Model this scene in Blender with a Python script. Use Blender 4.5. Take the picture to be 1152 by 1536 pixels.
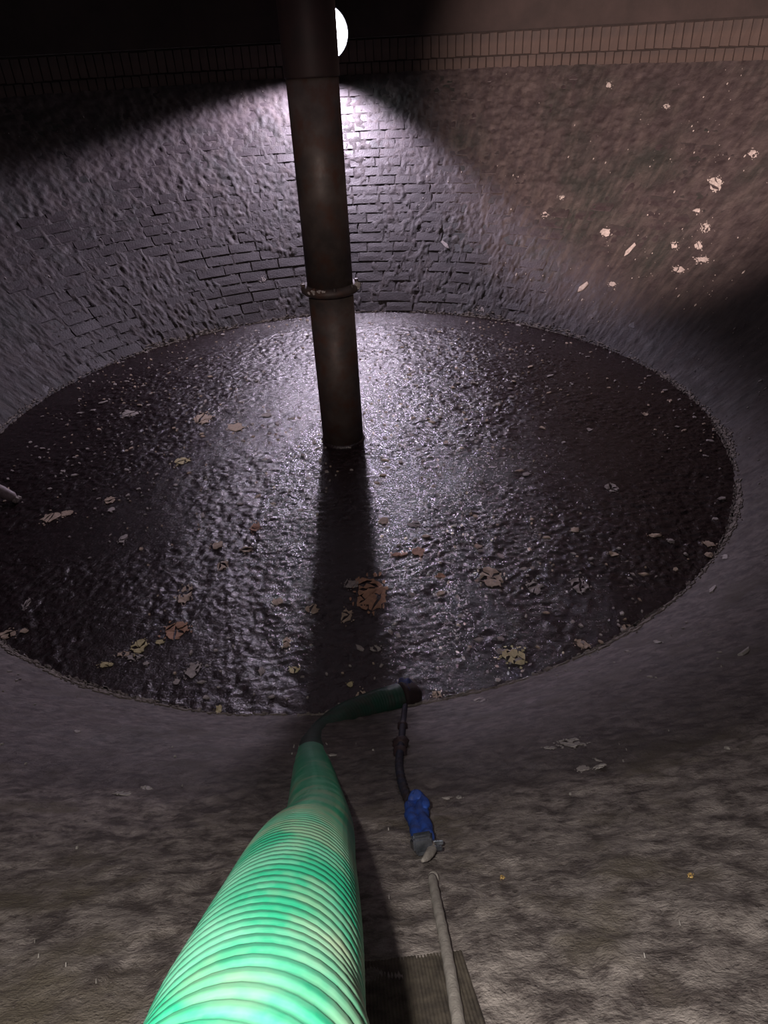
import bpy, bmesh, math, random
import numpy as np
from mathutils import Vector, Matrix

for o in list(bpy.data.objects):
    bpy.data.objects.remove(o, do_unlink=True)
C = bpy.context.scene.collection
PI = math.pi
rng = random.Random(7)
nr = np.random.RandomState(11)

# ------------------------------------------------------------------ camera
F = 1065.0
PITCH, ROLL = math.radians(33.7), math.radians(-3.1)
CAM = np.array([0.229, -3.942, 2.0])
_f = np.array([0, math.cos(PITCH), -math.sin(PITCH)])
_r0 = np.array([1.0, 0, 0])
_u0 = np.cross(_r0, _f)
RT = _r0 * math.cos(ROLL) + _u0 * math.sin(ROLL)
UP = -_r0 * math.sin(ROLL) + _u0 * math.cos(ROLL)
cd = bpy.data.cameras.new('camera')
cam = bpy.data.objects.new('camera', cd)
C.objects.link(cam)
cd.sensor_fit = 'AUTO'
cd.sensor_width = 36
cd.lens = F / 1536 * 36
cd.clip_start = 0.02
cd.clip_end = 100
m = Matrix((tuple(RT), tuple(UP), tuple(-_f))).transposed().to_4x4()
m.translation = Vector(CAM)
cam.matrix_world = m
bpy.context.scene.camera = cam

# ------------------------------------------------------------------ world, lights, exposure
sc = bpy.context.scene
sc.view_settings.view_transform = 'Standard'
sc.view_settings.look = 'None'
sc.view_settings.gamma = 1
sc.view_settings.use_curve_mapping = False
sc.view_settings.exposure = 0.0
w = bpy.data.worlds.new('world')
sc.world = w
w.use_nodes = True
w.node_tree.nodes['Background'].inputs[0].default_value = (0.62, 0.5, 0.58, 1)
w.node_tree.nodes['Background'].inputs[1].default_value = 0.22

def light(name, typ, loc, energy, color, target=None, **kw):
    d = bpy.data.lights.new(name, typ)
    d.energy = energy
    d.color = color
    for k, v in kw.items():
        setattr(d, k, v)
    o = bpy.data.objects.new(name, d)
    C.objects.link(o)
    o.location = loc
    if target is not None:
        o.rotation_euler = (Vector(target) - Vector(loc)).to_track_quat('-Z', 'Y').to_euler()
    return o

# hand torch held beside the lens, warm headlamp shining over to the far right of the wall
light('hand_torch', 'SPOT', tuple(CAM + RT * -0.075 + UP * 0.06), 24.0, (1.0, 0.95, 0.90),
      target=tuple(CAM + _f * 0.5 - UP * 0.55), spot_size=math.radians(125), spot_blend=0.9, shadow_soft_size=0.012)
light('unseen_warm_spot', 'SPOT', (-0.05, -3.75, 2.5), 3300.0, (1.0, 0.73, 0.67),
      target=(2.60, 2.68, 1.56), spot_size=math.radians(34), spot_blend=0.75, shadow_soft_size=0.03)
light('unseen_warm_spot', 'SPOT', (0.10, -3.80, 2.45), 115.0, (1.0, 0.84, 0.78),
      target=(-0.05, -0.1, 0.95), spot_size=math.radians(38), spot_blend=1.0, shadow_soft_size=0.03)  # second spot, added only to brighten the pipe; no such lamp there

# ------------------------------------------------------------------ numbers of the tank
R0 = 2.24                       # radius of the sludge surface
TA = math.tan(math.radians(42))
NZ, NR = math.cos(math.radians(42)), -math.sin(math.radians(42))   # normal of the slope (z, radial)
ZR = 1.70                       # height of the rim of the slope
RR = R0 + ZR / TA               # its radius
SL = math.sqrt((RR - R0) ** 2 + ZR ** 2)

def ray(px, py):
    d = (px - 576) / F * RT - (py - 768) / F * UP + _f
    return d / np.linalg.norm(d)

def on_z(px, py, z=0.0):
    d = ray(px, py)
    return CAM + d * ((z - CAM[2]) / d[2])

def on_slope(px, py):
    d = ray(px, py)
    ts = np.linspace(.2, 14, 14000)
    X = d * ts[:, None] + CAM
    v = X[:, 2] - (np.hypot(X[:, 0], X[:, 1]) - R0) * TA
    i = np.where((v[:-1] > 0) & (v[1:] <= 0))[0]
    return X[i[0]] if len(i) else None

def at(px, py, t):
    return CAM + ray(px, py) * t

# ------------------------------------------------------------------ noise
def _hash(i, j, k, s):
    h = (i * 374761393 + j * 668265263 + k * 2147483647 + s * 974634777) & 0xffffffff
    h = ((h ^ (h >> 13)) * 1274126177) & 0xffffffff
    h = ((h ^ (h >> 16)) * 2246822519) & 0xffffffff
    return ((h ^ (h >> 15)) & 0xffffff) / float(0xffffff)

def vn(x, y, z, s=0):
    x, y, z = np.broadcast_arrays(np.asarray(x, float), np.asarray(y, float), np.asarray(z, float))
    i, j, k = np.floor(x).astype(np.int64), np.floor(y).astype(np.int64), np.floor(z).astype(np.int64)
    a, b, c = x - i, y - j, z - k
    a, b, c = a * a * (3 - 2 * a), b * b * (3 - 2 * b), c * c * (3 - 2 * c)
    out = 0
    for di in (0, 1):
        for dj in (0, 1):
            for dk in (0, 1):
                wt = (a if di else 1 - a) * (b if dj else 1 - b) * (c if dk else 1 - c)
                out = out + wt * _hash(i + di, j + dj, k + dk, s)
    return out

def fbm(x, y, z, o=3, s=0):
    t, a, n = 0, 1.0, 0
    for q in range(o):
        t = t + a * vn(x * 2 ** q, y * 2 ** q, z * 2 ** q, s + q * 7)
        n += a
        a *= .5
    return t / n

def sstep(a, b, x):
    t = np.clip((x - a) / (b - a), 0, 1)
    return t * t * (3 - 2 * t)

# ------------------------------------------------------------------ object helpers
def obj(name, me, mat=None, parent=None, smooth=False):
    if isinstance(me, bmesh.types.BMesh):
        bm = me
        me = bpy.data.meshes.new(name)
        bmesh.ops.recalc_face_normals(bm, faces=bm.faces)
        bm.to_mesh(me)
        bm.free()
    if mat is not None and len(me.materials) == 0:
        me.materials.append(mat)
    if smooth:
        me.polygons.foreach_set('use_smooth', [True] * len(me.polygons))
    o = bpy.data.objects.new(name, me)
    C.objects.link(o)
    if parent is not None:
        o.parent = parent
    return o

def np_mesh(name, V, Q):
    me = bpy.data.meshes.new(name)
    V = np.asarray(V, np.float32)
    Q = np.asarray(Q, np.int32)
    n = Q.shape[1]
    me.vertices.add(len(V))
    me.vertices.foreach_set('co', V.ravel())
    me.loops.add(Q.size)
    me.loops.foreach_set('vertex_index', Q.ravel())
    me.polygons.add(len(Q))
    me.polygons.foreach_set('loop_start', np.arange(0, Q.size, n, dtype=np.int32))
    me.update(calc_edges=True)
    me.validate()
    return me

def grid_faces(nu, nv, wrap=False):
    a = np.arange(nu * nv).reshape(nu, nv)
    if wrap:
        a = np.vstack([a, a[:1]])
    return np.stack([a[:-1, :-1], a[1:, :-1], a[1:, 1:], a[:-1, 1:]], -1).reshape(-1, 4)

def tag(o, label=None, cat=None, group=None, kind=None):
    if label: o['label'] = label
    if cat: o['category'] = cat
    if group: o['group'] = group
    if kind: o['kind'] = kind
    return o

def empty(name, loc, label, cat, group=None):
    o = bpy.data.objects.new(name, None)
    C.objects.link(o)
    o.location = loc
    o.empty_display_size = .05
    return tag(o, label, cat, group)

def catmull(P, n):
    P = [np.array(p, float) for p in P]
    P = [2 * P[0] - P[1]] + P + [2 * P[-1] - P[-2]]
    out = []
    for i in range(1, len(P) - 2):
        a, b, c, d = P[i - 1:i + 3]
        for t in np.linspace(0, 1, n, endpoint=False):
            out.append(.5 * (2 * b + (c - a) * t + (2 * a - 5 * b + 4 * c - d) * t * t + (3 * b - a - 3 * c + d) * t ** 3))
    out.append(P[-2])
    return np.array(out)

def resample(P, step):
    d = np.r_[0, np.cumsum(np.linalg.norm(np.diff(P, axis=0), axis=1))]
    n = max(2, int(d[-1] / step))
    s = np.linspace(0, d[-1], n + 1)
    return np.stack([np.interp(s, d, P[:, k]) for k in range(3)], 1), s

def sweep(P, rad, seg=24, cap=True, squash=None):
    """tube along P; rad(i, angle array) or array"""
    T = np.gradient(P, axis=0)
    T /= np.linalg.norm(T, axis=1)[:, None]
    N = np.zeros_like(P)
    up = np.array([0, 0, 1.0])
    n = up - T[0] * (up @ T[0])
    if np.linalg.norm(n) < .05: n = np.array([1.0, 0, 0]) - T[0] * T[0][0]
    n /= np.linalg.norm(n)
    for i in range(len(P)):
        n = n - T[i] * (n @ T[i])
        n /= np.linalg.norm(n)
        N[i] = n
    B = np.cross(T, N)
    an = np.linspace(0, 2 * PI, seg, endpoint=False)
    V = []
    for i in range(len(P)):
        r = rad(i, an) if callable(rad) else np.full(seg, rad[i] if hasattr(rad, '__len__') else rad)
        V.append(P[i] + (np.cos(an) * r)[:, None] * N[i] + (np.sin(an) * r)[:, None] * B[i])
    V = np.concatenate(V)
    a = np.arange(len(P) * seg).reshape(len(P), seg)
    a2 = np.hstack([a, a[:, :1]])
    Q = np.stack([a2[:-1, :-1], a2[1:, :-1], a2[1:, 1:], a2[:-1, 1:]], -1).reshape(-1, 4)
    me = bpy.data.meshes.new('tube')
    faces = Q.tolist()
    if cap:
        faces += [a[0].tolist(), a[-1][::-1].tolist()]
    me.from_pydata(V.tolist(), [], faces)
    me.update()
    return me

def lathe(prof, seg=64, loc=(0, 0, 0)):
    bm = bmesh.new()
    rings = []
    for r, z in prof:
        rings.append([bm.verts.new((loc[0] + r * math.cos(a), loc[1] + r * math.sin(a), loc[2] + z))
                      for a in [2 * PI * k / seg for k in range(seg)]])
    for A, B in zip(rings[:-1], rings[1:]):
        for k in range(seg):
            bm.faces.new((A[k], A[(k + 1) % seg], B[(k + 1) % seg], B[k]))
    return bm

def box_bm(bm, c, sx, sy, sz, mat3=None, jit=0.0, taper=0.0):
    vs = []
    for dz in (-1, 1):
        for dy in (-1, 1):
            for dx in (-1, 1):
                k = 1 - taper * (dz > 0)
                p = Vector((dx * sx / 2 * k + rng.uniform(-jit, jit), dy * sy / 2 * k + rng.uniform(-jit, jit),
                            dz * sz / 2 + rng.uniform(-jit, jit) * .4))
                if mat3 is not None: p = mat3 @ p
                vs.append(bm.verts.new(p + Vector(c)))
    for f in ((0, 2, 3, 1), (4, 5, 7, 6), (0, 1, 5, 4), (2, 6, 7, 3), (0, 4, 6, 2), (1, 3, 7, 5)):
        bm.faces.new([vs[i] for i in f])

# ------------------------------------------------------------------ materials
def mat(name, col, rough=.6, spec=.5, metal=0.0, col2=None, scale=20, bump=0.0, bscale=80, stretch=(1, 1, 1),
        col3=None, scale3=3, rough2=None, coat=0.0, detail=6, th=(.35, .65), bump2=0.0, b2scale=10):
    M = bpy.data.materials.new(name)
    M.use_nodes = True
    nt = M.node_tree
    L = nt.links
    b = nt.nodes['Principled BSDF']
    b.inputs['Roughness'].default_value = rough
    b.inputs['Specular IOR Level'].default_value = spec
    b.inputs['Metallic'].default_value = metal
    b.inputs['Coat Weight'].default_value = coat
    b.inputs['Coat Roughness'].default_value = .15
    b.inputs['Base Color'].default_value = (*col, 1)
    tc = nt.nodes.new('ShaderNodeTexCoord')
    mp = nt.nodes.new('ShaderNodeMapping')
    mp.inputs['Scale'].default_value = stretch
    L.new(tc.outputs['Object'], mp.inputs[0])
    def noise(s, d=detail, src=None):
        n = nt.nodes.new('ShaderNodeTexNoise')
        n.inputs['Scale'].default_value = s
        n.inputs['Detail'].default_value = d
        n.inputs['Roughness'].default_value = .62
        L.new((src or mp).outputs[0], n.inputs['Vector'])
        return n
    def ramp(n, a, bb):
        r = nt.nodes.new('ShaderNodeMapRange')
        r.inputs[1].default_value = a
        r.inputs[2].default_value = bb
        L.new(n.outputs[0], r.inputs[0])
        return r
    cur = None
    if col2:
        mx = nt.nodes.new('ShaderNodeMix'); mx.data_type = 'RGBA'
        mx.inputs[6].default_value = (*col, 1); mx.inputs[7].default_value = (*col2, 1)
        n = noise(scale)
        L.new(ramp(n, *th).outputs[0], mx.inputs[0])
        cur = mx.outputs[2]
        if rough2 is not None:
            r = nt.nodes.new('ShaderNodeMapRange')
            r.inputs[1].default_value = th[0]; r.inputs[2].default_value = th[1]
            r.inputs[3].default_value = rough; r.inputs[4].default_value = rough2
            L.new(n.outputs[0], r.inputs[0])
            L.new(r.outputs[0], b.inputs['Roughness'])
    if col3:
        mx = nt.nodes.new('ShaderNodeMix'); mx.data_type = 'RGBA'
        if cur: L.new(cur, mx.inputs[6])
        else: mx.inputs[6].default_value = (*col, 1)
        mx.inputs[7].default_value = (*col3, 1)
        L.new(ramp(noise(scale3, 4), .48, .66).outputs[0], mx.inputs[0])
        cur = mx.outputs[2]
    if cur: L.new(cur, b.inputs['Base Color'])
    last = None
    for bs, sc_ in ((bump, bscale), (bump2, b2scale)):
        if bs:
            bn = nt.nodes.new('ShaderNodeBump')
            bn.inputs['Strength'].default_value = 1.0
            bn.inputs['Distance'].default_value = bs
            L.new(noise(sc_, 3).outputs[0], bn.inputs['Height'])
            if last: L.new(last, bn.inputs['Normal'])
            last = bn.outputs[0]
    if last: L.new(last, b.inputs['Normal'])
    return M

M_sludge = mat('black_wet_sludge', (.012, .0075, .0085), .13, 1.0, col2=(.028, .014, .016), scale=30, rough2=.30,
               bump=.0034, bscale=85, bump2=.0015, b2scale=220, detail=5)
M_brick = mat('wet_engineering_brick', (.034, .026, .028), .42, .45, col2=(.058, .046, .047), scale=14, rough2=.62,
              bump=.003, bscale=60, col3=(.028, .030, .027), scale3=1.2)
M_slope = mat('mud_coated_slope', (.036, .028, .029), .5, .4, col2=(.062, .049, .049), scale=11, rough2=.75,
              bump=.0040, bscale=70, col3=(.030, .031, .028), scale3=1.6, bump2=.0022, b2scale=300, detail=9)
def finish_slope():
    """streaks washed down the slope and the dry caked mud near its top, both stored on the mesh"""
    nt = M_slope.node_tree; L = nt.links
    b = nt.nodes['Principled BSDF']
    old = b.inputs['Base Color'].links[0].from_socket
    at_ = nt.nodes.new('ShaderNodeAttribute'); at_.attribute_name = 'flow'
    mp = nt.nodes.new('ShaderNodeMapping'); mp.inputs['Scale'].default_value = (42, 3.2, 1)
    L.new(at_.outputs['Vector'], mp.inputs[0])
    n = nt.nodes.new('ShaderNodeTexNoise'); n.inputs['Scale'].default_value = 1; n.inputs['Detail'].default_value = 7
    n.inputs['Roughness'].default_value = .65
    L.new(mp.outputs[0], n.inputs['Vector'])
    r = nt.nodes.new('ShaderNodeMapRange'); r.inputs[1].default_value = .45; r.inputs[2].default_value = .75
    r.inputs[4].default_value = .75
    L.new(n.outputs[0], r.inputs[0])
    m1 = nt.nodes.new('ShaderNodeMix'); m1.data_type = 'RGBA'
    m1.inputs[7].default_value = (.115, .095, .086, 1)
    L.new(old, m1.inputs[6]); L.new(r.outputs[0], m1.inputs[0])
    # caked mud: three scales of mottling
    def mix(a, bb, fac):
        q = nt.nodes.new('ShaderNodeMix'); q.data_type = 'RGBA'
        for i, c in ((6, a), (7, bb)):
            if isinstance(c, tuple): q.inputs[i].default_value = (*c, 1)
            else: L.new(c, q.inputs[i])
        L.new(fac, q.inputs[0])
        return q.outputs[2]
    tc = nt.nodes.new('ShaderNodeTexCoord')
    def nz(sc_, a, bb, d=6):
        q = nt.nodes.new('ShaderNodeTexNoise'); q.inputs['Scale'].default_value = sc_; q.inputs['Detail'].default_value = d
        q.inputs['Roughness'].default_value = .7
        L.new(tc.outputs['Object'], q.inputs['Vector'])
        r_ = nt.nodes.new('ShaderNodeMapRange'); r_.inputs[1].default_value = a; r_.inputs[2].default_value = bb
        L.new(q.outputs[0], r_.inputs[0]); return r_.outputs[0]
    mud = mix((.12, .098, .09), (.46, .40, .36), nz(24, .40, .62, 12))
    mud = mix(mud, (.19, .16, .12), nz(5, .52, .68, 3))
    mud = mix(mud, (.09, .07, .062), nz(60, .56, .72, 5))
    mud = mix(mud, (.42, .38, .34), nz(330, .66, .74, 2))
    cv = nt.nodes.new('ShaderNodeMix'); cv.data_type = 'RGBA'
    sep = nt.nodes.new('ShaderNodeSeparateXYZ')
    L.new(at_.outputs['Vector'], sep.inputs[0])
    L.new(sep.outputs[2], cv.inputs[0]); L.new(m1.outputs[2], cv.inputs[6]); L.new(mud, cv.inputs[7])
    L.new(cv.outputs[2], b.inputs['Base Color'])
finish_slope()
M_band = mat('old_brown_brick', (.072, .052, .043), .75, .3, col2=(.05, .04, .036), scale=6, bump=.001, bscale=120)
M_mortar = mat('dark_mortar', (.03, .024, .022), .9, .2, col2=(.022, .018, .016), scale=30, bump=.001, bscale=150)
M_upper = mat('stained_render_wall', (.045, .034, .031), .85, .25, col2=(.03, .024, .022), scale=2.5, bump=.002, bscale=40)
M_pipe = mat('rusty_painted_steel', (.13, .10, .085), .48, .5, metal=.25, col2=(.055, .043, .040), scale=5, rough2=.65,
             bump=.0006, bscale=60, col3=(.10, .05, .035), scale3=9)
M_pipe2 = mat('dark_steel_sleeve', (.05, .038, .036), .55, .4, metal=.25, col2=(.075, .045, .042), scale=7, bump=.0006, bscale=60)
M_flake = mat('tan_scum', (.68, .55, .42), .7, .3, col2=(.45, .35, .26), scale=60, bump=.001, bscale=160)
M_flake_o = mat('orange_brown_scum', (.62, .36, .23), .7, .3, col2=(.42, .25, .17), scale=60, bump=.001, bscale=160)
M_flake_y = mat('yellow_scum', (.78, .70, .40), .7, .3, col2=(.55, .48, .26), scale=60, bump=.001, bscale=160)
M_flake_g = mat('grey_scum', (.55, .50, .46), .7, .3, col2=(.34, .30, .28), scale=60, bump=.001, bscale=160)
M_white = mat('pale_grease', (.55, .51, .47), .6, .4, col2=(.32, .29, .26), scale=80, bump=.001, bscale=160)
M_hose = mat('green_suction_hose', (.03, .36, .19), .3, .5, col2=(.16, .46, .30), scale=14, rough2=.45, coat=.25,
             col3=(.30, .40, .26), scale3=9, th=(.42, .62))
M_hosed = mat('dirty_end_of_green_hose', (.016, .07, .045), .4, .5, col2=(.028, .045, .036), scale=8, rough2=.5,
              col3=(.04, .05, .04), scale3=20)
M_cord = mat('dirty_blue_rope', (.03, .04, .075), .6, .3, col2=(.05, .035, .035), scale=25, bump=.001, bscale=300)
M_blue = mat('blue_strap', (.035, .12, .55), .6, .3, col2=(.05, .08, .26), scale=45, bump=.0008, bscale=300)
M_buckle = mat('dark_steel_buckle', (.32, .34, .38), .3, .5, metal=.85, col2=(.12, .13, .15), scale=60)
M_rod = mat('grey_beige_rope', (.42, .38, .34), .8, .2, col2=(.30, .27, .24), scale=120, bump=.001, bscale=400)
M_rib = mat('ribbed_clay', (.15, .125, .095), .8, .25, col2=(.07, .058, .048), scale=60, bump=.0008, bscale=500)
M_pale = mat('pale_plastic', (.42, .36, .36), .5, .4, col2=(.25, .2, .2), scale=30)
M_conc = mat('roof_concrete', (.10, .09, .085), .9, .2, col2=(.07, .06, .055), scale=4, bump=.002, bscale=40)
M_housing = mat('lamp_housing', (.03, .03, .035), .5, .4, metal=.5)
M_lens = bpy.data.materials.new('lit_lamp_lens')
M_lens.use_nodes = True
_b = M_lens.node_tree.nodes['Principled BSDF']
_b.inputs['Base Color'].default_value = (.9, .9, .95, 1)
_b.inputs['Emission Color'].default_value = (.93, .92, 1.0, 1)
_b.inputs['Emission Strength'].default_value = 12.0

# ------------------------------------------------------------------ the sloped wall
def slope_pt(th, s, h=0.0):
    r = R0 + s * math.cos(math.radians(42)) + h * NR
    z = s * math.sin(math.radians(42)) + h * NZ
    return np.stack(np.broadcast_arrays(np.cos(th) * r, np.sin(th) * r, z), -1)

def brick_zone(th):          # 1 where the brickwork shows, 0 where mud covers it
    d = np.abs((th - PI * .56 + PI) % (2 * PI) - PI)
    return 1 - sstep(.55, 1.35, d)

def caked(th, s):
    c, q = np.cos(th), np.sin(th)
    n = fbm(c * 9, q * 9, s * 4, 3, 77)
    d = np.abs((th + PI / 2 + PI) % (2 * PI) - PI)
    lit_film = .38 * (1 - sstep(.8, 1.7, d))  # grey film of the near side, its colour lifted to offset the dim lamp
    return np.maximum(lit_film, sstep(.95, 1.35, s + (n - .5) * .55) * (1 - sstep(.5, 1.1, d)) * (1 - brick_zone(th)))

def coat_h(th, s):
    c, q = np.cos(th), np.sin(th)
    z = brick_zone(th)
    drip = fbm(c * 105, q * 105, s * 15, 2, 3)               # runs down the slope
    lump = fbm(c * 62, q * 62, s * 22, 2, 5)
    big = fbm(c * 5, q * 5, s * 2.2, 3, 9)
    pock = np.clip(vn(c * 150, q * 150, s * 30, 21) - .62, 0, 1) * sstep(.42, .6, big)
    core = 1 - sstep(.08, .68, np.abs((th - PI * .53 + PI) % (2 * PI) - PI))
    far = (.0065 - .0062 * core + .020 * (big - .5) + .020 * (drip - .5) + .018 * (lump - .5) + .024 * pock
           + .007 * sstep(1.0, 1.9, s))
    near = .010 + .020 * (big - .5) + .006 * (drip - .5) + .005 * (lump - .5) + .006 * pock
    g = sstep(.55, 1.2, s)                                   # caked mud higher up the near slope
    n2 = fbm(c * 95, q * 95, s * 30, 3, 31)
    near = near + g * (.010 * (n2 - .5))
    return z * far + (1 - z) * near

dn = lambda t: 1 + 1.6 * np.exp(-((t + PI / 2) / .35) ** 2)
tt = np.linspace(-PI, PI, 20001)
cum = np.r_[0, np.cumsum(dn((tt[1:] + tt[:-1]) / 2))]
NU = 2300
ths = np.interp(np.linspace(0, cum[-1], NU + 1)[:-1], cum, tt)
ss = np.r_[np.linspace(-.25, 0, 6)[:-1], np.linspace(0, SL + .02, 230)]
TH, SS = np.meshgrid(ths, ss, indexing='ij')
H = coat_h(TH, SS)
V = slope_pt(TH, SS, H).reshape(-1, 3)
wm = np_mesh('wall_lower', V, grid_faces(NU, len(ss), True))
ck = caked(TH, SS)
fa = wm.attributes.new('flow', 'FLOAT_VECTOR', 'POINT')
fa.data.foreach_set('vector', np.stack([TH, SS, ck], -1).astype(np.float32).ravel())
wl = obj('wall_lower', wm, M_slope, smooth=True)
tag(wl, 'sloping wall of the tank coated in dark mud over brick courses', kind='structure')

# bricks
CH, BL = .100, .242
def brick_mesh(name, L, Hh, T, seed):
    r = random.Random(seed)
    bm = bmesh.new()
    j = .004
    lo = [(-L/2, -Hh/2), (0, -Hh/2), (L/2, -Hh/2), (L/2, 0), (L/2, Hh/2), (0, Hh/2), (-L/2, Hh/2), (-L/2, 0)]
    top, mid, bot = [], [], []
    for x, y in lo:
        x += r.uniform(-j, j); y += r.uniform(-j, j)
        bot.append(bm.verts.new((x, y, -T)))
        mid.append(bm.verts.new((x, y, -.003)))
        top.append(bm.verts.new((x * .965, y * .91, r.uniform(-.0005, .002))))
    n = 8
    for A, B in ((bot, mid), (mid, top)):
        for k in range(n):
            bm.faces.new((A[k], A[(k+1) % n], B[(k+1) % n], B[k]))
    bm.faces.new(top)
    bmesh.ops.recalc_face_normals(bm, faces=bm.faces)
    me = bpy.data.meshes.new(name)
    bm.to_mesh(me); bm.free()
    me.materials.append(M_brick)
    return me
BM = [brick_mesh('brick', BL - .009, CH - .010, .03, 100 + k) for k in range(6)]
BH = [brick_mesh('brick', BL / 2 - .009, CH - .010, .03, 200 + k) for k in range(3)]

def frame_on_slope(th, s, h):
    p = slope_pt(th, s, h)
    ex = Vector((-math.sin(th), math.cos(th), 0))
    ez = Vector((math.cos(th) * NR, math.sin(th) * NR, NZ))
    ey = ez.cross(ex)
    m = Matrix((ex, ey, ez)).transposed().to_4x4()
    m.translation = Vector(p)
    return m

def pix(X):
    d = np.asarray(X) - CAM
    return 576 + F * (d @ RT) / (d @ _f), 768 - F * (d @ UP) / (d @ _f)

cand = []
nc = int(SL / CH)
for k in range(nc):
    s = (k + .5) * CH
    r = R0 + s * NZ
    step = BL / r
    off = rng.random() * step * .2 + (step / 2 if k % 2 else 0)
    t0, t1 = PI * .56 - 1.25, PI * .56 + 1.25
    t = t0 + off
    while t < t1:
        half = rng.random() < .10
        p = slope_pt(t, s, .006)
        x, y = pix(p)
        hh = .0044 + rng.uniform(-.0035, .0032)
        vis = float(np.mean([coat_h(np.array(t + a), np.array(s + b)) for a in (-.03, 0, .03) for b in (-.03, .03)]))
        cand.append((vis - hh, t, s, hh, half, x, y))
        t += step * (.5 if half else 1)
def score(c):
    _, t, s, hh, half, x, y = c
    inside = 0 <= x < 1152 and y < 1536
    return (0 if inside else 10) + (c[0] * 100) + np.linalg.norm(slope_pt(t, s) - CAM) * .12
cand.sort(key=score)
rest = bmesh.new()
for n, c in enumerate(cand):
    _, t, s, hh, half, x, y = c
    m = frame_on_slope(t, s, hh) @ Matrix.Rotation(rng.uniform(-.02, .02), 4, 'Y') @ Matrix.Rotation(rng.uniform(-.03, .03), 4, 'X') @ Matrix.Rotation(rng.uniform(-.012, .012), 4, 'Z')
    me = rng.choice(BH if half else BM)
    if n < 300:
        o = bpy.data.objects.new('brick', me)
        C.objects.link(o)
        o.parent = wl
        o.matrix_local = m
    elif c[0] < .012:
        st = len(rest.verts)
        rest.from_mesh(me)
        rest.verts.ensure_lookup_table()
        for v in rest.verts[st:]:
            v.co = m @ v.co
me = bpy.data.meshes.new('brick_courses')
rest.to_mesh(me); rest.free()
me.materials.append(M_brick)
tag(obj('brick_courses', me, None, wl), kind='stuff')

# combed bricks showing at the foot of the picture beside the rope
p0 = on_slope(632, 1500)
for (px, py, wx, wy) in ((634, 1530, .095, .165),):
    p = on_slope(px, py)
    th = math.atan2(p[1], p[0]); s = (math.hypot(p[0], p[1]) - R0) / NZ
    bm = bmesh.new()
    nrib = int(wx / .0031)
    pts = []
    for k in range(nrib * 2 + 1):
        x = -wx / 2 + k * wx / (nrib * 2)
        pts.append((x, .002 + (.0009 if k % 2 else 0)))
    ny = 14
    rows = []
    for jy in range(ny + 1):
        y = -wy / 2 + wy * jy / ny
        e = .006 * vn(jy * .7, px, 0, 4)
        rows.append([bm.verts.new((x, y, z + .001 * vn(x * 200, y * 60, 1, 2))) for x, z in pts])
    base = [[bm.verts.new((x, -wy/2 + wy * jy / ny, -.02)) for x, z in (pts[0], pts[-1])] for jy in (0, ny)]
    for A, B in zip(rows[:-1], rows[1:]):
        for k in range(len(pts) - 1):
            bm.faces.new((A[k], A[k + 1], B[k + 1], B[k]))
    bm.faces.new(rows[0][::-1] + [base[0][0], base[0][1]][::1])
    bm.faces.new([rows[-1][k] for k in range(len(pts))] + [base[1][1], base[1][0]])
    o = obj('ribbed_brick', bm, M_rib, wl)
    o.matrix_local = frame_on_slope(th, s, float(coat_h(np.array(th), np.array(s))) + .0)
    tag(o, 'brick face with fine combed ribs')

# ------------------------------------------------------------------ rim band of soldier bricks, upper wall, roof
RB = RR + .02
def arc_wall(name, r0, r1, z0, z1, m, a0=-PI / 2 + .42, a1=3 * PI / 2 - .42, seg=220, nzz=1):
    bm = bmesh.new()
    A = []
    for k in range(seg + 1):
        a = a0 + (a1 - a0) * k / seg
        c, s = math.cos(a), math.sin(a)
        A.append([bm.verts.new((r * c, r * s, z)) for r, z in ((r0, z0), (r1, z0), (r1, z1), (r0, z1))])
    for P, Q in zip(A[:-1], A[1:]):
        for k in range(4):
            bm.faces.new((P[k], P[(k + 1) % 4], Q[(k + 1) % 4], Q[k]))
    bm.faces.new(A[0]); bm.faces.new(A[-1][::-1])
    return obj(name, bm, m)
Z1, Z2, Z3 = ZR + .012, ZR + .115, ZR + .30
tr = arc_wall('trim_1', RB, RB + .25, ZR - .04, Z3 + .01, M_mortar)
tag(tr, 'two courses of upright bricks round the rim of the tank', kind='structure')
def small_brick(L, Hh, seed):
    r = random.Random(seed)
    bm = bmesh.new()
    lo = [(-L/2, -Hh/2), (L/2, -Hh/2), (L/2, Hh/2), (-L/2, Hh/2)]
    j = .0025
    bot = [bm.verts.new((x, y, -.03)) for x, y in lo]
    lo = [(x + r.uniform(-j, j), y + r.uniform(-j, j)) for x, y in lo]
    mid = [bm.verts.new((x, y, .010)) for x, y in lo]
    top = [bm.verts.new((x * .9, y * .95, .014 + r.uniform(-.002, .004))) for x, y in lo]
    for A, B in ((bot, mid), (mid, top)):
        for k in range(4): bm.faces.new((A[k], A[(k+1) % 4], B[(k+1) % 4], B[k]))
    bm.faces.new(top)
    bmesh.ops.recalc_face_normals(bm, faces=bm.faces)
    me = bpy.data.meshes.new('brick'); bm.to_mesh(me); bm.free()
    me.materials.append(M_band)
    return me
rowU = [small_brick(.0725, .176, 300 + k) for k in range(5)]
rowL = [small_brick(.0715, .094, 320 + k) for k in range(5)]
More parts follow.
